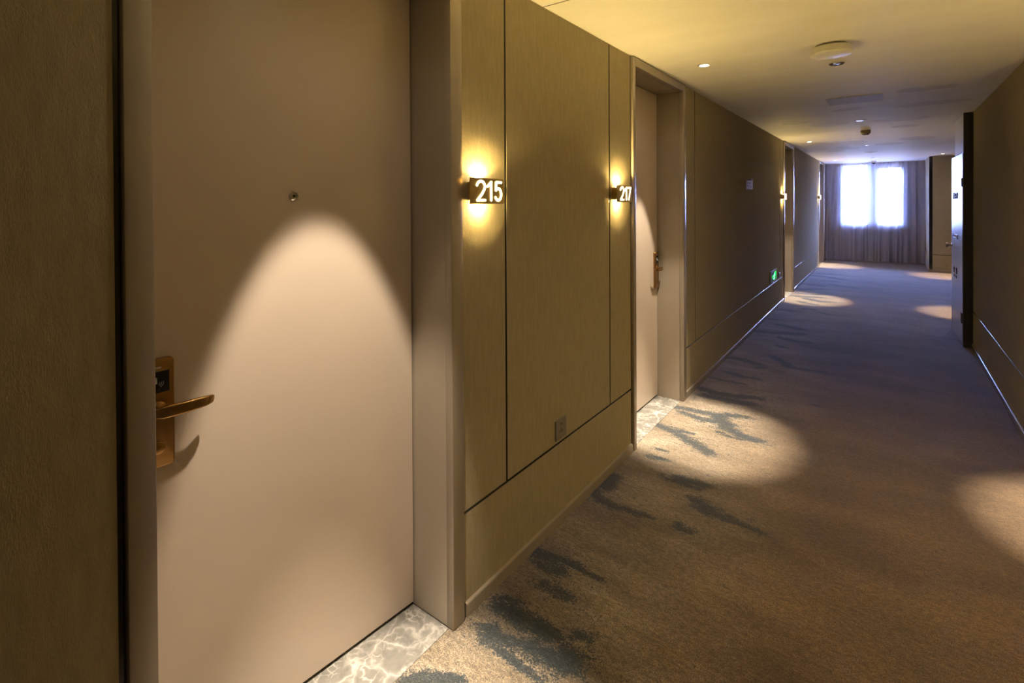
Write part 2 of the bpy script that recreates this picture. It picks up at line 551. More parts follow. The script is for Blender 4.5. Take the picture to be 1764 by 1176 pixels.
nx, ny = 104, 704
gx = np.linspace(XL - 0.008, 1.32, nx)
gy = np.linspace(YB, YE, ny)
GX, GY = np.meshgrid(gx, gy, indexing='ij')
ink = np.zeros_like(GX)
for w, pts in STROKES:
    dd = dist_poly(GX, GY, pts)
    ink = np.maximum(ink, np.exp(-(dd / (w * 1.15)) ** 2))
    ink = np.maximum(ink, 0.36 * np.exp(-(dd / (w * 2.6)) ** 2))
warm = np.clip((GX + 0.95) / 0.75, 0, 1)
warm = warm * warm * (3 - 2 * warm)
co = np.stack([GX, GY, np.zeros_like(GX)], axis=-1).reshape(-1, 3)
idx = np.arange(nx * ny).reshape(nx, ny)
faces = np.stack([idx[:-1, :-1], idx[1:, :-1], idx[1:, 1:], idx[:-1, 1:]], axis=-1).reshape(-1, 4)
me = bpy.data.meshes.new('floor')
me.from_pydata(co.tolist(), [], faces.tolist())
for nm, arr in (('ink', ink), ('warm', warm)):
    a = me.attributes.new(nm, 'FLOAT', 'POINT')
    a.data.foreach_set('value', arr.reshape(-1).astype(np.float32))
me.materials.append(M_carpet)
floor = bpy.data.objects.new('floor', me)
COL.objects.link(floor)
reg(floor, (0, 0, 0))
tag(floor, 'brown corridor carpet with slate blue brush strokes along one wall', 'floor', kind='structure')

obj('subfloor', B(-2.3, 1.4, YB - 0.1, YE + 0.1, -0.09, -0.012), M_outer, floor)
for (y0, y1, *_r) in DOORS:
    obj('marble_threshold', B(-2.2, XL - 0.009, y0, y1, -0.012, 0.0015, 0.0008), M_marble, floor)

# ceiling: two plasterboard fields with an open joint, and an access panel
ceil = obj('ceiling', B(-2.3, 1.4, YB - 0.1, YE + 0.1, H + 0.012, H + 0.09), M_outer)
tag(ceil, 'white painted corridor ceiling with patched plaster', 'ceiling', kind='structure')
obj('ceiling_field', B(-2.3, 1.4, YB - 0.1, 1.927, H, H + 0.012), M_ceil, ceil)
obj('ceiling_field', B(-2.3, 1.4, 1.936, YE + 0.1, H, H + 0.012), M_ceil, ceil)
obj('joint_strip', B(-2.3, 1.4, 1.927, 1.936, H + 0.0012, H + 0.011), plain('joint_gap_shade', (0.10, 0.09, 0.07), 0.8), ceil)  # dark colour stands in for the shadow inside the open joint
M_hatch = plain('hatch_paint', (0.47, 0.445, 0.425), 0.6)
obj('access_panel', B(-0.435, -0.03, 5.21, 5.57, H - 0.005, H, 0.001), M_hatch, ceil)

# left wall: dark backing with raised wallcovering panels
wall_left = None
bm = bmesh.new()
segs, y = [], YB
for (y0, y1, o0, o1, _f) in DOORS:
    segs.append((y, o0 - GAP)); y = o1 + GAP
segs.append((y, YE - 0.005))
for a_, b_ in segs:
    box(bm, -1.36, XL - 0.003, a_ - GAP + 0.002 if a_ > YB else a_, b_ + GAP - 0.002, 0, H)
wall_left = obj('wall_left', bm, M_groove)
tag(wall_left, 'corridor wall with the room doors, clad in beige vinyl panels', 'wall', kind='structure')
cuts = {0: [0.07], 1: [1.640, 2.602], 2: [4.167, 8.20], 3: [9.71, 13.12], 4: []}
GZ0, GZ1 = 0.374, 0.384
def panels(parent, x0, x1, a_, b_, cs):
    e = [a_] + cs + [b_]
    for i in range(len(e) - 1):
        lo = e[i] + (0.006 if i else 0)
        hi = e[i + 1] - (0.006 if i < len(e) - 2 else 0)
        obj('panel', B(x0, x1, lo, hi, GZ1, H - 0.001, 0.001), M_vinyl, parent)
    obj('panel', B(x0, x1, a_, b_, 0.0, GZ0, 0.001), M_vinyl, parent)
    # a slim rounded strip lies in the horizontal joint
    s = 1 if x1 <= XL else -1
    xf_, xb_ = (x1 - 0.0004, x0) if s > 0 else (x0 + 0.0004, x1)
    prof = [(xb_, GZ0), (xf_, GZ0)] + [(xb_ + (xf_ - xb_) * math.cos(R(t_)), GZ0 + 0.0065 * math.sin(R(t_))) for t_ in (15, 30, 45, 60, 75, 90)]
    obj('joint_strip', prism(bmesh.new(), [(px, a_, pz) for px, pz in prof], (0, b_ - a_, 0)), M_groove, parent, smooth=50)
for i, (a_, b_) in enumerate(segs):
    panels(wall_left, XL - 0.003, XL, a_, b_, cuts[i])

M_base = plain('baseboard_lacquer', (0.30, 0.255, 0.205), 0.17, 0.0, 0.03, 5.0)
def baseboard(name, x_wall, sgn, y0, y1, z=0.05, z2=0.043):
    """profile with a sloping top, standing off the wall towards the corridor (sgn)."""
    t = 0.012 * sgn
    pr_ = [(x_wall, 0), (x_wall + t, 0), (x_wall + t, z2)] + [(x_wall + t * (0.45 + 0.55 * math.cos(R(q))), z2 + (z - z2) * math.sin(R(q))) for q in (18, 36, 54, 72, 90)] + [(x_wall, z + 0.001)]
    bm = prism(bmesh.new(), [(px, y0, pz) for px, pz in pr_], (0, y1 - y0, 0))
    return obj(name, bm, M_base, loc=(x_wall, (y0 + y1) / 2, 0), smooth=40)
for i, (a_, b_) in enumerate(segs):
    w = ['ahead of the nearest door', 'between the two nearest doors', 'along the long wall stretch with the green exit sign',
         'between the two farthest doors', 'beside the window curtain'][i]
    tag(baseboard('baseboard_left', XL, 1, a_ + (0.001 if i else 0), b_ - 0.001), 'low taupe baseboard ' + w, 'baseboard', kind='structure')

# right wall: a pier between two set-back stretches
wall_right = obj('wall_right', B(XR + 0.003, 1.32, 4.443, 6.915, 0, H), M_groove)
tag(wall_right, 'dark plain corridor wall opposite the room doors', 'wall', kind='structure')
panels(wall_right, XR, XR + 0.003, 4.44, 6.905, [])
obj('panel', B(XR + 0.004, 1.32, 4.44, 4.443, GZ1, H - 0.001, 0.001), M_vinyl, wall_right)
obj('panel', B(XR + 0.004, 1.32, 4.44, 4.443, 0, GZ0, 0.001), M_vinyl, wall_right)
tag(baseboard('baseboard_right', XR, -1, 4.428, 6.90), 'low taupe baseboard opposite the room doors', 'baseboard', kind='structure')
w_near = obj('wall_near', B(1.203, 1.32, YB, 4.44, 0, H), M_groove)
tag(w_near, 'set-back wall before the dark pier', 'wall', kind='structure')
panels(w_near, 1.20, 1.203, YB, 4.438, [])
tag(baseboard('baseboard_near', 1.20, -1, YB, 4.43), 'low baseboard of the set-back wall before the dark pier', 'baseboard', kind='structure')

# recess behind the cabinet, then the short return by the window
w_rec = obj('wall_recess', B(1.203, 1.32, 7.76, 13.65, 0, H), M_groove)
tag(w_rec, 'set-back wall beyond the hydrant cabinet', 'wall', kind='structure')
panels(w_rec, 1.20, 1.203, 7.77, 13.64, [])
tag(baseboard('baseboard_recess', 1.20, -1, 7.77, 13.62), 'low baseboard of the set-back wall', 'baseboard', kind='structure')
w_ret = obj('wall_return', B(XR + 0.003, 1.32, 13.653, YE, 0, H), M_groove)
tag(w_ret, 'short beige return wall beside the window curtain', 'wall', kind='structure')
panels(w_ret, XR, XR + 0.003, 13.656, YE - 0.005, [])
obj('panel', B(0.756, 1.199, 13.650, 13.653, 0.363, H - 0.001, 0.001), M_vinyl, w_ret)
obj('panel', B(0.756, 1.199, 13.650, 13.653, 0, 0.353, 0.001), M_vinyl, w_ret)
obj('corner_strip', B(0.702, 0.752, 13.648, 13.653, 0.05, H - 0.001, 0.002), M_black, w_ret)
bm = prism(bmesh.new(), [(0.69, 13.65 - d_, z_) for d_, z_ in ((0, 0), (0.012, 0), (0.012, 0.043), (0.009, 0.05), (0, 0.05))], (0.51, 0, 0))
tag(obj('baseboard_return', bm, M_trim, loc=(0.95, 13.65, 0)), 'low baseboard under the beige return wall', 'baseboard', kind='structure')

# window wall
WX0, WX1, WZ0, WZ1 = -0.90, 0.30, 0.90, 2.375
bm = bmesh.new()
box(bm, -2.3, WX0, YE, YE + 0.2, 0, H + 0.05)
box(bm, WX1, 1.4, YE, YE + 0.2, 0, H + 0.05)
box(bm, WX0, WX1, YE, YE + 0.2, 0, WZ0)
box(bm, WX0, WX1, YE, YE + 0.2, WZ1, H + 0.05)
tag(obj('wall_end', bm, plain('end_wall_paint', (0.14, 0.13, 0.12), 0.7)), 'end wall around the corridor window', 'wall', kind='structure')
tag(obj('baseboard_end', B(XL + 0.013, XR - 0.013, YE - 0.012, YE, 0, 0.05, 0.003), M_trim, loc=(-0.27, YE, 0)), 'low baseboard under the corridor window', 'baseboard', kind='structure')
win = thing('window_1', (-0.3, YE + 0.06, WZ0), 'bright corridor window behind the grey curtains', 'window', kind='structure')
ya, yb = YE + 0.05, YE + 0.11
def wbar(x0, x1, z0, z1, nm='window_frame'):
    obj(nm, B(x0, x1, ya, yb, z0, z1, 0.004), M_frame, win)
wbar(WX0, WX0 + 0.04, WZ0, WZ1); wbar(WX1 - 0.04, WX1, WZ0, WZ1)
wbar(WX0 + 0.04, WX1 - 0.04, WZ0, WZ0 + 0.04); wbar(WX0 + 0.04, WX1 - 0.04, WZ1 - 0.03, WZ1)
wbar(-0.40, -0.155, WZ0 + 0.04, WZ1 - 0.03, 'mullion')
wbar(-0.155, WX1 - 0.04, WZ1 - 0.12, WZ1 - 0.03, 'top_rail')
obj('pane', B(WX0 + 0.04, -0.40, ya + 0.025, ya + 0.031, WZ0 + 0.04, WZ1 - 0.03), M_glass, win)
obj('pane', B(-0.155, WX1 - 0.04, ya + 0.025, ya + 0.031, WZ0 + 0.04, WZ1 - 0.12), M_glass, win)

# walls out of sight that close the building
tag(obj('wall_back', B(-2.3, 1.4, YB - 0.1, YB, 0, H), plain('back_wall', (0.18, 0.15, 0.11), 0.7)), 'plain wall closing the corridor behind the viewpoint', 'wall', kind='structure')
tag(obj('wall_outer', B(-2.3, -2.2, YB, YE, 0, H), M_outer), 'unseen dark wall behind the room doors, added to block stray daylight', 'wall', kind='structure')  # shell wall added so sky light cannot leak past the doors
tag(obj('wall_outer_right', B(1.32, 1.4, YB, YE, 0, H), M_outer), 'plain wall closing the building beyond the set-back wall', 'wall', kind='structure')

# ------------------------------------------------------------------ door frames and doors
def lock_set(leaf, yc, s, z0=0.852, z1=1.129):
    """lock plate centred at yc on the door face; s = direction of the lever along the wall."""
    bm = bmesh.new()
    w = 0.0375
    box(bm, XD, XD + 0.016, yc - w, yc + w, z0, z1)
    es = [e for e in bm.edges if abs(e.verts[0].co.x - e.verts[1].co.x) > 0.005]
    bmesh.ops.bevel(bm, geom=es, offset=0.010, segments=4, affect='EDGES', profile=0.5)
    es = [e for e in bm.edges if e.verts[0].co.x > XD + 0.01 and e.verts[1].co.x > XD + 0.01]
    bmesh.ops.bevel(bm, geom=es, offset=0.003, segments=2, affect='EDGES', profile=0.5)
    pl = obj('lock_plate', bm, M_bronze, leaf, smooth=40)
    f = XD + 0.016
    # card reader window with a key-card mark
    r = obj('card_reader', B(f - 0.001, f + 0.0008, yc - 0.026, yc + 0.026, z1 - 0.086, z1 - 0.031, 0.0006), M_black, pl)
    bm = bmesh.new()
    pm_ = lambda a, t, d: Vector((f + 0.0009 + d, yc + a, z1 - 0.056 + t))
    box(bm, f + 0.0008, f + 0.0012, yc - 0.012, yc - 0.001, z1 - 0.062, z1 - 0.046)
    for k in range(3):
        ar = arc(0.0, -0.004, 0.005 + 0.004 * k, 0.005 + 0.004 * k, -60, 10, 5)
        stroke(bm, ar, 0.0006, pm_, 0.0004, 3)
    obj('card_mark', bm, M_mark, pl)
    obj('indicator_lamp', B(f - 0.001, f + 0.001, yc - 0.008, yc + 0.008, z1 - 0.024, z1 - 0.020, 0.0008), M_mark, pl)
    obj('key_cover', lathe(bmesh.new(), (f - 0.001, yc, z0 + 0.050), (1, 0, 0), [(0.016, 0), (0.016, 0.0025), (0.0145, 0.0035), (0, 0.0035)]), M_bronze, pl, smooth=40)
    # lever: a neck out of the plate, then a flat bar that curls back at its tip
    zc = 1.003
    bm = lathe(bmesh.new(), (f, yc, zc), (1, 0, 0), [(0.019, 0), (0.019, 0.004), (0.012, 0.007), (0.011, 0.035), (0, 0.035)], 20)
    pts = [(f + 0.036, yc - s * 0.014, zc), (f + 0.037, yc, zc), (f + 0.039, yc + s * 0.03, zc), (f + 0.040, yc + s * 0.06, zc), (f + 0.039, yc + s * 0.085, zc + 0.001),
           (f + 0.037, yc + s * 0.100, zc + 0.001), (f + 0.030, yc + s * 0.115, zc + 0.001), (f + 0.024, yc + s * 0.121, zc + 0.001)]
    sc = [(0.011, 0.004), (0.0150, 0.0065), (0.0152, 0.0065), (0.0145, 0.006), (0.0138, 0.006), (0.0128, 0.0055), (0.0105, 0.005), (0.006, 0.003)]
    sweep(bm, pts, sc)
    obj('lever', bm, M_bronze, pl, smooth=50)
    return pl

def make_door(n, spec, label, ajar=0.0, plate_y=None, frame_label=''):
    y0, y1, o0, o1, hinge_far = spec
    top = 2.345
    fr = thing('trim_%d' % n, (XL, (y0 + y1) / 2, 0), frame_label, 'door frame', kind='structure')
    xf = -1.235
    def casing(pts, ext):
        obj('casing', pts, M_trim, fr, smooth=35)
    casing(B(-1.27, xf, o0, y0, 0, H - 0.002, 0.004, 2), 0)
    casing(B(-1.27, xf, y1, o1, 0, H - 0.002, 0.004, 2), 0)
    casing(B(-1.27, xf + 0.001, y0 - 0.001, y1 + 0.001, top, H - 0.002, 0.004, 2), 0)
    jd = -1.50
    obj('jamb', B(jd, -1.268, o0, y0 - 0.003, 0, H), M_trim, fr)
    obj('jamb', B(jd, -1.268, y1 + 0.003, o1, 0, H), M_trim, fr)
    obj('jamb', B(jd, -1.268, y0 - 0.003, y1 + 0.003, top + 0.003, H), M_trim, fr)
    hy = y1 if hinge_far else y0
    bm = B(XD - 0.045, XD, y0 + 0.003, y1 - 0.003, 0.0135, top - 0.001, 0.0015)
    leaf = obj('door_%d' % n, bm, M_door, loc=(XD, hy, 0))
    tag(leaf, label, 'door', kind='structure')
    if plate_y is None:
        plate_y = y1 - 0.043
    lock_set(leaf, plate_y, 1 if hinge_far else -1)
    pc = (y0 + y1) / 2
    ph = obj('peephole', lathe(bmesh.new(), (XD, pc, 1.548), (1, 0, 0), [(0.015, 0), (0.015, 0.002), (0.012, 0.005), (0.009, 0.005), (0.008, 0.002), (0.006, 0.002), (0.006, 0.003), (0, 0.004)], 28), M_chrome, leaf, smooth=35)
    obj('lens', lathe(bmesh.new(), (XD + 0.003, pc, 1.548), (1, 0, 0), [(0.0045, 0), (0.004, 0.0012), (0.002, 0.002), (0, 0.0022)], 20), M_black, ph, smooth=40)
    if ajar:
        leaf.rotation_euler = (0, 0, R(ajar))
    return leaf

make_door(1, DOORS[0], 'nearest beige room door, slightly ajar, with bronze lever and peephole', -5.0, 0.490, 'taupe frame around the nearest door')
make_door(2, DOORS[1], 'second beige room door, next to the glowing 217 sign', 0, 3.791, 'taupe frame beside the glowing 217 sign')
make_door(3, DOORS[2], 'third room door, just past the green exit sign', 0, None, 'taupe frame just past the green exit sign')
make_door(4, DOORS[3], 'farthest room door, beside the window curtain', 0, None, 'taupe frame beside the window curtain')

# ------------------------------------------------------------------ lit room-number signs
DIGITS = {
    '2': [arc(0.5, 0.70, 0.40, 0.26, 165, -25, 12) + [(0.62, 0.36), (0.14, 0.06)], [(0.14, 0.06), (0.92, 0.06)]],
    '1': [[(0.15, 0.72), (0.62, 0.93), (0.62, 0.06)]],
    '5': [[(0.88, 0.93), (0.22, 0.93), (0.18, 0.54)], [(0.18, 0.54)] + arc(0.48, 0.34, 0.40, 0.29, 118, -150, 14)],
    '7': [[(0.10, 0.93), (0.90, 0.93), (0.45, 0.06)]],
}
def room_sign(yc, number, label, zc=1.566, xw=XL, sx=1, k=1.0):
    """box lamp on the wall plane xw, facing sx, with a number plate in front"""
    X = lambda d: xw + sx * d
    def bx(d0, d1, *r):
        return B(min(X(d0), X(d1)), max(X(d0), X(d1)), *r)
    xp = X(0.05)
    root = thing('room_sign', (xw, yc, zc), label, 'sign')
    bw, bh = 0.058, 0.034
    obj('lamp_box', bx(0, 0.046, yc - bw, yc + bw, zc - bh, zc + bh, 0.002), M_brass, root)
    plate = obj('number_plate', bx(0.046, 0.05, yc - 0.099, yc + 0.099, zc - 0.048, zc + 0.048, 0.001), M_brass, root)
    for sg in (-1, 1):
        obj('lamp_slot', bx(0.016, 0.038, yc - 0.045, yc + 0.045, zc + sg * bh - 0.0008, zc + sg * bh + 0.0012), M_led, root)
        spot('spotlight', root, (X(0.034), yc + 0.02, zc + sg * (bh + 0.008)), (-sx, 0, 0), SIGN_W * 20 * k, SIGN_COL, 159, 0.05, 0.003, True)
    # open top and foot of the box: light up to the ceiling and down the wall
    spot('spotlight', root, (X(0.0065), yc, zc + bh + 0.010), (sx * 0.25, 0, 1), UP_W * k, SIGN_COL, 158, 0.35, 0.004)
    spot('spotlight', root, (X(0.036), yc, zc - bh - 0.008), (-sx, 0, -0.16), SIGN_W * k, SIGN_COL, 158, 1.0, 0.008)
    if sx > 0 or yc > 2:
        spot('spotlight', root, (X(0.038), yc, zc - bh - 0.012), (sx * 1.2, 0, -1), SIGN_W * (2.5 if sx > 0 else 9.0), SIGN_COL, 108, 1.0, 0.008)  # added fill beam thrown across the corridor to lift the low wall panels
    if number:
        spans = {'215': ((-0.067, -0.012), (-0.006, 0.024), (0.041, 0.085)), '217': ((-0.060, -0.007), (-0.001, 0.029), (0.036, 0.088))}[number]
        for ch, (s0, s1) in zip(number, spans):
            hw = 0.0046
            s0, s1 = s0 + hw, s1 - hw
            bm = bmesh.new()
            for path in DIGITS[ch]:
                xs = [q[0] for pp in DIGITS[ch] for q in pp]
                lo, hi = min(xs), max(xs)
                pts = [(s0 + (px - lo) / (hi - lo) * (s1 - s0), -0.039 + pz * 0.078) for px, pz in path]
                stroke(bm, pts, hw, lambda s, t, d: Vector((xp - 0.0005 + d, yc + s, zc + t)), 0.003)
            obj('numeral', bm, M_digit, plate)
    return root
room_sign(1.464, '215', 'glowing gold sign reading 215 beside the nearest door')
room_sign(2.690, '217', 'glowing gold sign reading 217 beside the second door')
room_sign(1.464, '', 'glowing gold sign on the set-back wall facing the nearest door', xw=1.2, sx=-1, k=0.3)
room_sign(2.690, '', 'glowing gold sign on the set-back wall facing the 217 sign', xw=1.2, sx=-1)
s3 = room_sign(8.350, '', 'small glowing sign seen edge-on above the green exit sign')
s4 = room_sign(13.22, '', 'small glowing sign seen edge-on beside the farthest door')
for s_, yc in ((s3, 8.350), (s4, 13.22)):
    pl = [c for c in s_.children if c.name.startswith('number_plate')][0]
    obj('lit_face', B(-1.2005, -1.197, yc - 0.07, yc + 0.08, 1.566 - 0.042, 1.566 + 0.042, 0.001), M_digit, pl)

# ------------------------------------------------------------------ downlights
def downlight(x, y, label, sx=-1, watts=SPOT_W, tilt=0.13, group=None):
    root = thing('ceiling_downlight', (x, y, H), label, 'downlight', group)
    obj('trim_ring', lathe(bmesh.new(), (x, y, H), (0, 0, -1), [(0.0425, 0), (0.0425, 0.002), (0.036, 0.005), (0.029, 0.003), (0.029, 0.0)], 36), M_white, root, smooth=40)
    obj('lamp_lens', lathe(bmesh.new(), (x, y, H), (0, 0, -1), [(0.027, 0), (0.027, 0.003), (0, 0.0035)], 28), M_led, root, smooth=40)
    # the lamp throws a beam straight down, a second one at the door, and a weak wide spill
    spot('spotlight', root, (x, y, H - 0.012), (sx * 0.01, 0, -1), watts * 3.5, LAMP_COL, 31, 0.7, 0.02)
    spot('spotlight', root, (x, y, H - 0.012), (sx * 0.25, 0.05, -1), watts * 0.88, LAMP_COL, 32, 0.35, 0.02)
    spot('spotlight', root, (x, y, H - 0.012), (sx * 0.05, 0, -1), watts * 0.02, LAMP_COL, 130, 0.8, 0.02)
    return root
downlight(-0.957, 0.855, 'lit downlight over the nearest door')
downlight(-0.959, 3.400, 'lit downlight over the door beside the 217 sign')
downlight(-0.958, 8.930, 'lit downlight over the third door, past the green exit sign')
downlight(-0.952, 13.60, 'lit downlight nearest the window curtain')
downlight(0.873, 3.400, 'lit downlight over the set-back wall before the dark pier', 1)
downlight(0.873, 8.930, 'lit downlight just beyond the hydrant cabinet', 1)
downlight(0.873, 12.99, 'lit downlight beside the beige return wall', 1)

# ------------------------------------------------------------------ other ceiling fittings
cx, cy = -0.257, 3.405
t = thing('ceiling_sounder', (cx, cy, H), 'round white ribbed unit hanging under the ceiling', 'sounder')
obj('mounting_base', lathe(bmesh.new(), (cx, cy, H), (0, 0, -1), [(0.080, 0), (0.080, 0.016)], 40), M_grey, t)  # dark colour deepens the shadow gap above the cover
pf = [(0.06, 0.015), (0.102, 0.0155), (0.105, 0.020)]
for k in range(5):
    pf += [(0.1050, 0.0205 + k * 0.006), (0.0985, 0.0215 + k * 0.006), (0.0985, 0.0245 + k * 0.006), (0.1045, 0.0255 + k * 0.006)]
pf += [(0.100, 0.053), (0.085, 0.057), (0, 0.058)]
obj('ribbed_cover', lathe(bmesh.new(), (cx, cy, H), (0, 0, -1), pf, 48), M_white, t, smooth=30)

def disc(name, x, y, r, label, cat, mat_ring, mat_mid, h=0.004):
    t = thing(name, (x, y, H), label, cat)
    obj('rim', lathe(bmesh.new(), (x, y, H), (0, 0, -1), [(r, 0), (r, h * 0.5), (r * 0.88, h), (r * 0.74, h * 0.6), (r * 0.74, 0)], 36), mat_ring, t, smooth=40)
    obj('face', lathe(bmesh.new(), (x, y, H), (0, 0, -1), [(r * 0.72, 0), (r * 0.72, h * 0.4), (r * 0.3, h * 0.75), (0, h * 0.8)], 32), mat_mid, t, smooth=50)
    return t
disc('ceiling_sprinkler', -0.262, 3.87, 0.044, 'small chrome ceiling disc just beyond the ribbed unit', 'sprinkler', M_chrome, M_chrome, 0.010)
disc('ceiling_light', -0.242, 6.873, 0.055, 'unlit ceiling disc ahead of the smoke detector', 'light fitting', M_white, M_chrome, 0.006)
disc('ceiling_light', -0.255, 10.12, 0.055, 'unlit ceiling disc beyond the smoke detector', 'light fitting', M_white, M_chrome, 0.006)
disc('ceiling_speaker', -0.250, 11.65, 0.095, 'dark round ceiling speaker near the window', 'speaker', M_white, M_grey, 0.010)
disc('ceiling_sprinkler', -0.242, 13.18, 0.040, 'tiny ceiling disc nearest the security camera', 'sprinkler', M_white, M_grey, 0.008)

x, y = -0.224, 7.91
t = thing('smoke_detector', (x, y, H), 'tan smoke detector hanging from the ceiling', 'smoke detector')
M_tan = plain('aged_plastic', (0.42, 0.36, 0.27), 0.5)
obj('detector_base', lathe(bmesh.new(), (x, y, H), (0, 0, -1), [(0.056, 0), (0.056, 0.018), (0.052, 0.020)], 32), M_tan, t, smooth=40)
obj('detector_body', lathe(bmesh.new(), (x, y, H), (0, 0, -1), [(0.050, 0.018), (0.055, 0.024), (0.054, 0.036), (0.040, 0.050), (0, 0.050)], 32), M_tan, t, smooth=40)
bm = bmesh.new()
for k in range(8):
    a = k * math.pi / 4
    c = Vector((x + 0.030 * math.cos(a), y + 0.030 * math.sin(a), H - 0.054))
    lathe(bm, c, (0, 0, -1), [(0.005, -0.006), (0.005, 0.004)], 8)
obj('sensor_cage', bm, M_hole, t)
obj('sensor_cap', lathe(bmesh.new(), (x, y, H - 0.056), (0, 0, -1), [(0.034, 0), (0.034, 0.003), (0.025, 0.006), (0, 0.007)], 28), M_tan, t, smooth=40)

x, y = -0.252, 14.40
t = thing('security_camera', (x, y, H), 'dark ball security camera in front of the curtains', 'camera')
obj('housing', lathe(bmesh.new(), (x, y, H), (0, 0, -1), [(0.055, 0), (0.055, 0.02), (0.050, 0.035), (0.042, 0.04)], 28), M_white, t, smooth=40)
obj('lens_ball', lathe(bmesh.new(), (x, y, H - 0.035), (0, 0, -1), [(0.040, 0)] + [(0.040 * math.cos(R(a)), 0.040 * math.sin(R(a))) for a in (15, 30, 45, 60, 75)] + [(0, 0.040)], 28), M_black, t, smooth=60)

# ------------------------------------------------------------------ things on the left wall
t = thing('wall_outlet', (XL, 2.057, 0.447), 'brown grey socket plate low between the two number signs', 'outlet')
pl = obj('cover_plate', B(XL, XL + 0.008, 2.010, 2.104, 0.400, 0.494, 0.002, 2), M_grey, t)
f = XL + 0.008
for (dy, dz, w_, h_, a_) in ((0.006, 0.020, 0.0015, 0.006, 0), (-0.006, 0.020, 0.0015, 0.006, 0), (0.0, -0.005, 0.0015, 0.006, 0), (0.009, -0.014, 0.0015, 0.006, 25), (-0.009, -0.014, 0.0015, 0.006, -25)):
    bm = B(f - 0.001, f + 0.0006, -w_, w_, -h_, h_)
    bmesh.ops.rotate(bm, verts=bm.verts, cent=(0, 0, 0), matrix=Matrix.Rotation(R(a_), 3, 'X'))
    bmesh.ops.translate(bm, verts=bm.verts, vec=(0, 2.057 + dy, 0.450 + dz))
    obj('socket_slot', bm, M_hole, pl)

t = thing('exit_sign', (XL, 7.60, 0.49), 'low green lit emergency exit sign by the third door', 'sign')
y0, y1, z0, z1 = 7.385, 7.815, 0.410, 0.570
obj('housing', B(XL, XL + 0.020, y0, y1, z0, z1, 0.004, 2), plain('silver_frame', (0.55, 0.55, 0.56), 0.35, 0.6), t)
fx = XL + 0.020
obj('lit_panel', B(fx - 0.001, fx + 0.0008, y0 + 0.045, y1 - 0.045, z0 + 0.022, z1 - 0.026), plain('dark_green_face', (0.0, 0.07, 0.03), 0.3), t)
place = lambda s, q, d: Vector((fx + 0.0008 + d, 7.60 + s, 0.488 + q))
bm = stroke(bmesh.new(), [(-0.13, 0.0), (-0.05, 0.0)], 0.007, place, 0.001)
stroke(bm, [(-0.10, 0.025), (-0.135, 0.0), (-0.10, -0.025)], 0.007, place, 0.001)
obj('arrow', bm, M_green, t)
obj('doorway', stroke(bmesh.new(), [(0.06, -0.045), (0.06, 0.048), (0.14, 0.048), (0.14, -0.045)], 0.008, place, 0.001), M_green, t)
obj('door_leaf', stroke(bmesh.new(), [(0.085, 0.02), (0.115, 0.02)], 0.018, place, 0.001), M_green, t)
bm = bmesh.new()                       # running figure
stroke(bm, [(0.012, 0.038), (0.014, 0.040)], 0.010, place, 0.0015)
stroke(bm, [(0.010, 0.022), (-0.004, -0.008)], 0.010, place, 0.0015)
stroke(bm, [(0.010, 0.020), (0.034, 0.010), (0.044, 0.022)], 0.0055, place, 0.0015)
stroke(bm, [(0.008, 0.018), (-0.020, 0.016), (-0.030, 0.0)], 0.0055, place, 0.0015)
stroke(bm, [(-0.004, -0.010), (0.020, -0.020), (0.016, -0.044)], 0.007, place, 0.0015)
stroke(bm, [(-0.004, -0.010), (-0.018, -0.032), (-0.042, -0.034)], 0.007, place, 0.0015)
obj('running_figure', bm, M_pict, t)

t = thing('wall_socket', (XL, 8.05, 0.44), 'slim grey box between the exit sign and the third door', 'outlet')
obj('socket_body', B(XL, XL + 0.022, 8.00, 8.09, 0.395, 0.488, 0.003, 2), plain('socket_grey', (0.4, 0.4, 0.4), 0.4), t)
obj('socket_face', B(XL + 0.021, XL + 0.024, 8.012, 8.078, 0.407, 0.476, 0.001), M_grey, t)

t = thing('flag_sign', (XL, 6.03, 1.695), 'small milky white sign projecting from the left wall', 'sign')
pl = obj('sign_plate', B(XL + 0.003, -1.186, 6.026, 6.034, 1.640, 1.738, 0.001), M_acryl, t)
obj('bracket', B(XL, -1.190, 6.020, 6.040, 1.739, 1.752, 0.001), M_grey, t)
obj('bracket', B(XL, XL + 0.004, 6.015, 6.045, 1.636, 1.753, 0.001), M_white, t)
bm = bmesh.new()
for zc_ in (1.710, 1.682):
    prism(bm, [(-1.241, 6.0259, zc_ + 0.009), (-1.241, 6.0259, zc_ - 0.009), (-1.234, 6.0259, zc_)], (0, -0.0006, 0))
obj('arrow_mark', bm, M_ink, pl)
bm = bmesh.new()
for (xa, xb, za, zb) in ((-1.222, -1.214, 1.698, 1.716), (-1.226, -1.208, 1.674, 1.678), (-1.205, -1.198, 1.708, 1.713), (-1.203, -1.197, 1.664, 1.669)):
    box(bm, xa, xb, 6.0253, 6.0259, za, zb)
obj('faint_marks', bm, plain('faded_print', (0.35, 0.35, 0.42), 0.6), pl)

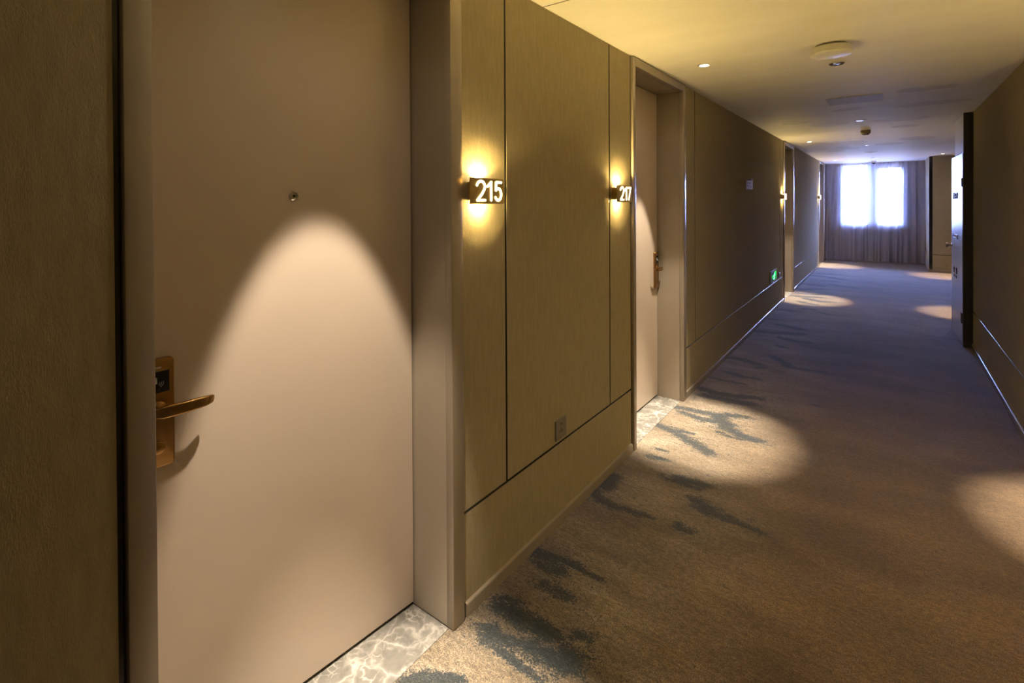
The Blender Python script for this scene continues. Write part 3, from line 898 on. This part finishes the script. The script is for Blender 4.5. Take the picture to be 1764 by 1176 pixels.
# ------------------------------------------------------------------ hydrant cabinet
t = thing('hydrant_cabinet', (0.66, 7.33, 0), 'tall hydrant cabinet with mirror-bright steel door, ajar, in a dark surround', 'cabinet')
obj('side_panel', B(0.627, 1.31, 6.92, 6.945, 0.0, H - 0.002, 0.001), M_darkframe, t)
obj('far_panel', B(0.64, 1.31, 7.735, 7.755, 0.0, H - 0.002, 0.001), M_darkframe, t)
obj('transom_panel', B(0.628, 0.640, 6.9455, 7.745, 2.012, H - 0.002, 0.001), M_pale, t)
obj('header_bar', B(0.632, 0.66, 6.9455, 7.735, 1.995, 2.011, 0.001), M_darkframe, t)
obj('back_panel', B(0.90, 0.91, 6.9455, 7.7345, 0.0, 1.99), M_darkframe, t)
xd = 0.622
hy = 6.946
bm = B(xd, xd + 0.018, hy, 7.728, 0.022, 1.992, 0.002)
door = obj('cabinet_door', bm, M_steel, t, loc=(xd, hy, 0))
def dpart(name, bm, mat, sm=None):
    return obj(name, bm, mat, door, smooth=sm)
for z0_, z1_ in ((1.648, 1.739), (0.239, 0.343)):
    bm = B(xd - 0.004, xd, hy, hy + 0.10, z0_, z1_, 0.001)
    lathe(bm, (xd - 0.004, hy, z0_), (0, 0, 1), [(0.006, 0), (0.006, z1_ - z0_)], 12)
    for dy in (0.035, 0.075):
        for dz in (0.02, z1_ - z0_ - 0.02):
            lathe(bm, (xd - 0.004, hy + dy, z0_ + dz), (-1, 0, 0), [(0.005, 0), (0.004, 0.0015), (0, 0.002)], 10)
    dpart('hinge', bm, plain('hinge_steel', (0.16, 0.15, 0.15), 0.35, 1.0))
dpart('knob', lathe(bmesh.new(), (xd, 7.69, 0.992), (-1, 0, 0), [(0.024, 0), (0.024, 0.004), (0.012, 0.008), (0.012, 0.028), (0.030, 0.036), (0.033, 0.046), (0.026, 0.056), (0, 0.058)], 28), M_chrome, 40)
bm = bmesh.new()
for (a0, a1, c0, c1) in ((7.25, 7.61, 1.086, 1.096), (7.25, 7.61, 1.122, 1.132), (7.25, 7.275, 1.096, 1.122), (7.585, 7.61, 1.096, 1.122)):
    box(bm, xd - 0.006, xd, a0, a1, c0, c1)
dpart('latch_frame', bm, plain('latch_metal', (0.10, 0.09, 0.10), 0.3, 1.0))
dpart('latch_plate', B(xd - 0.003, xd, 7.276, 7.584, 1.097, 1.121), M_chrome)

def text_mesh(txt, size, depth):
    cu_ = bpy.data.curves.new('lettering', 'FONT')
    cu_.body = txt
    cu_.size = size
    cu_.extrude = depth
    cu_.align_x = 'CENTER'
    cu_.resolution_u = 2
    o = bpy.data.objects.new('lettering', cu_)
    COL.objects.link(o)
    dg = bpy.context.evaluated_depsgraph_get()
    me_ = bpy.data.meshes.new_from_object(o.evaluated_get(dg))
    bpy.data.objects.remove(o)
    bpy.data.curves.remove(cu_)
    b_ = bmesh.new()
    b_.from_mesh(me_)
    bpy.data.meshes.remove(me_)
    return b_
# raised lettering, one character at a time; text x -> -Y, text y -> Z, text z -> -X
for txt, size, z, pitch in (('\u6d88\u706b\u6813', 0.075, 1.530, 0.13), ('\u706b\u8b66', 0.075, 0.706, 0.17), ('119', 0.05, 0.652, 0.09)):
    for i, ch in enumerate(txt):
        b_ = text_mesh(ch, size, 0.002)
        yc = 7.42 - (i - (len(txt) - 1) / 2) * pitch
        for v in b_.verts:
            v.co.x *= 1.35
        bmesh.ops.transform(b_, matrix=Matrix(((0, 0, -1, xd - 0.002), (-1, 0, 0, yc), (0, 1, 0, z), (0, 0, 0, 1))), verts=b_.verts)
        dpart('letter', b_, M_ink)
door.rotation_euler = (0, 0, R(1.75))

# ------------------------------------------------------------------ curtains
def curtain(x0, x1, seed, label, y=14.90):
    rnd = random.Random(seed)
    n, nz = int((x1 - x0) / 0.006), 26
    ks = []
    x = x0
    folds = [0.0]
    while folds[-1] < (x1 - x0):
        folds.append(folds[-1] + rnd.choice((0.045, 0.055, 0.07, 0.09, 0.12)))
    amps = [rnd.uniform(0.5, 1.1) for _ in folds]
    bm = bmesh.new()
    rows = []
    for j in range(nz + 1):
        s = j / nz
        z = H - 0.0125 - s * (H - 0.034 + 0.012 * math.sin(seed))
        row = []
        for i in range(n + 1):
            u = (x1 - x0) * i / n
            k = max(q for q in range(len(folds)) if folds[q] <= u + 1e-9)
            k = min(k, len(folds) - 2)
            ph = (u - folds[k]) / (folds[k + 1] - folds[k])
            d = max(0.0, math.sin(math.pi * min(max(ph, 0.0), 1.0))) ** 0.8 * amps[k] * (1 if k % 2 else -0.8)
            a = 0.030 + 0.022 * s
            drift = 0.012 * math.sin(3 * s + k)
            row.append(bm.verts.new((x0 + u + drift * math.sin(math.pi * i / n), y + a * d + 0.004 * math.sin(u * 60 + s * 4), z)))
        rows.append(row)
    for p, q in zip(rows, rows[1:]):
        for i in range(n):
            bm.faces.new((p[i], p[i + 1], q[i + 1], q[i]))
    o = obj('curtain', bm, M_curtain, loc=((x0 + x1) / 2, y, 0.02), smooth=180)
    tag(o, label, 'curtain', 'voile curtains over the end window')
    return o
curtain(XL + 0.004, -0.394, 3, 'grey voile curtain on the wall side with the room doors')
curtain(-0.382, XR - 0.006, 5, 'wider grey voile curtain on the side of the return wall', 14.93)
tag(obj('curtain_track', B(XL + 0.005, XR - 0.005, 14.885, 14.945, H - 0.012, H - 0.001, 0.001), M_white, loc=(-0.27, 14.915, H)), 'slim white curtain track on the ceiling', 'curtain track')
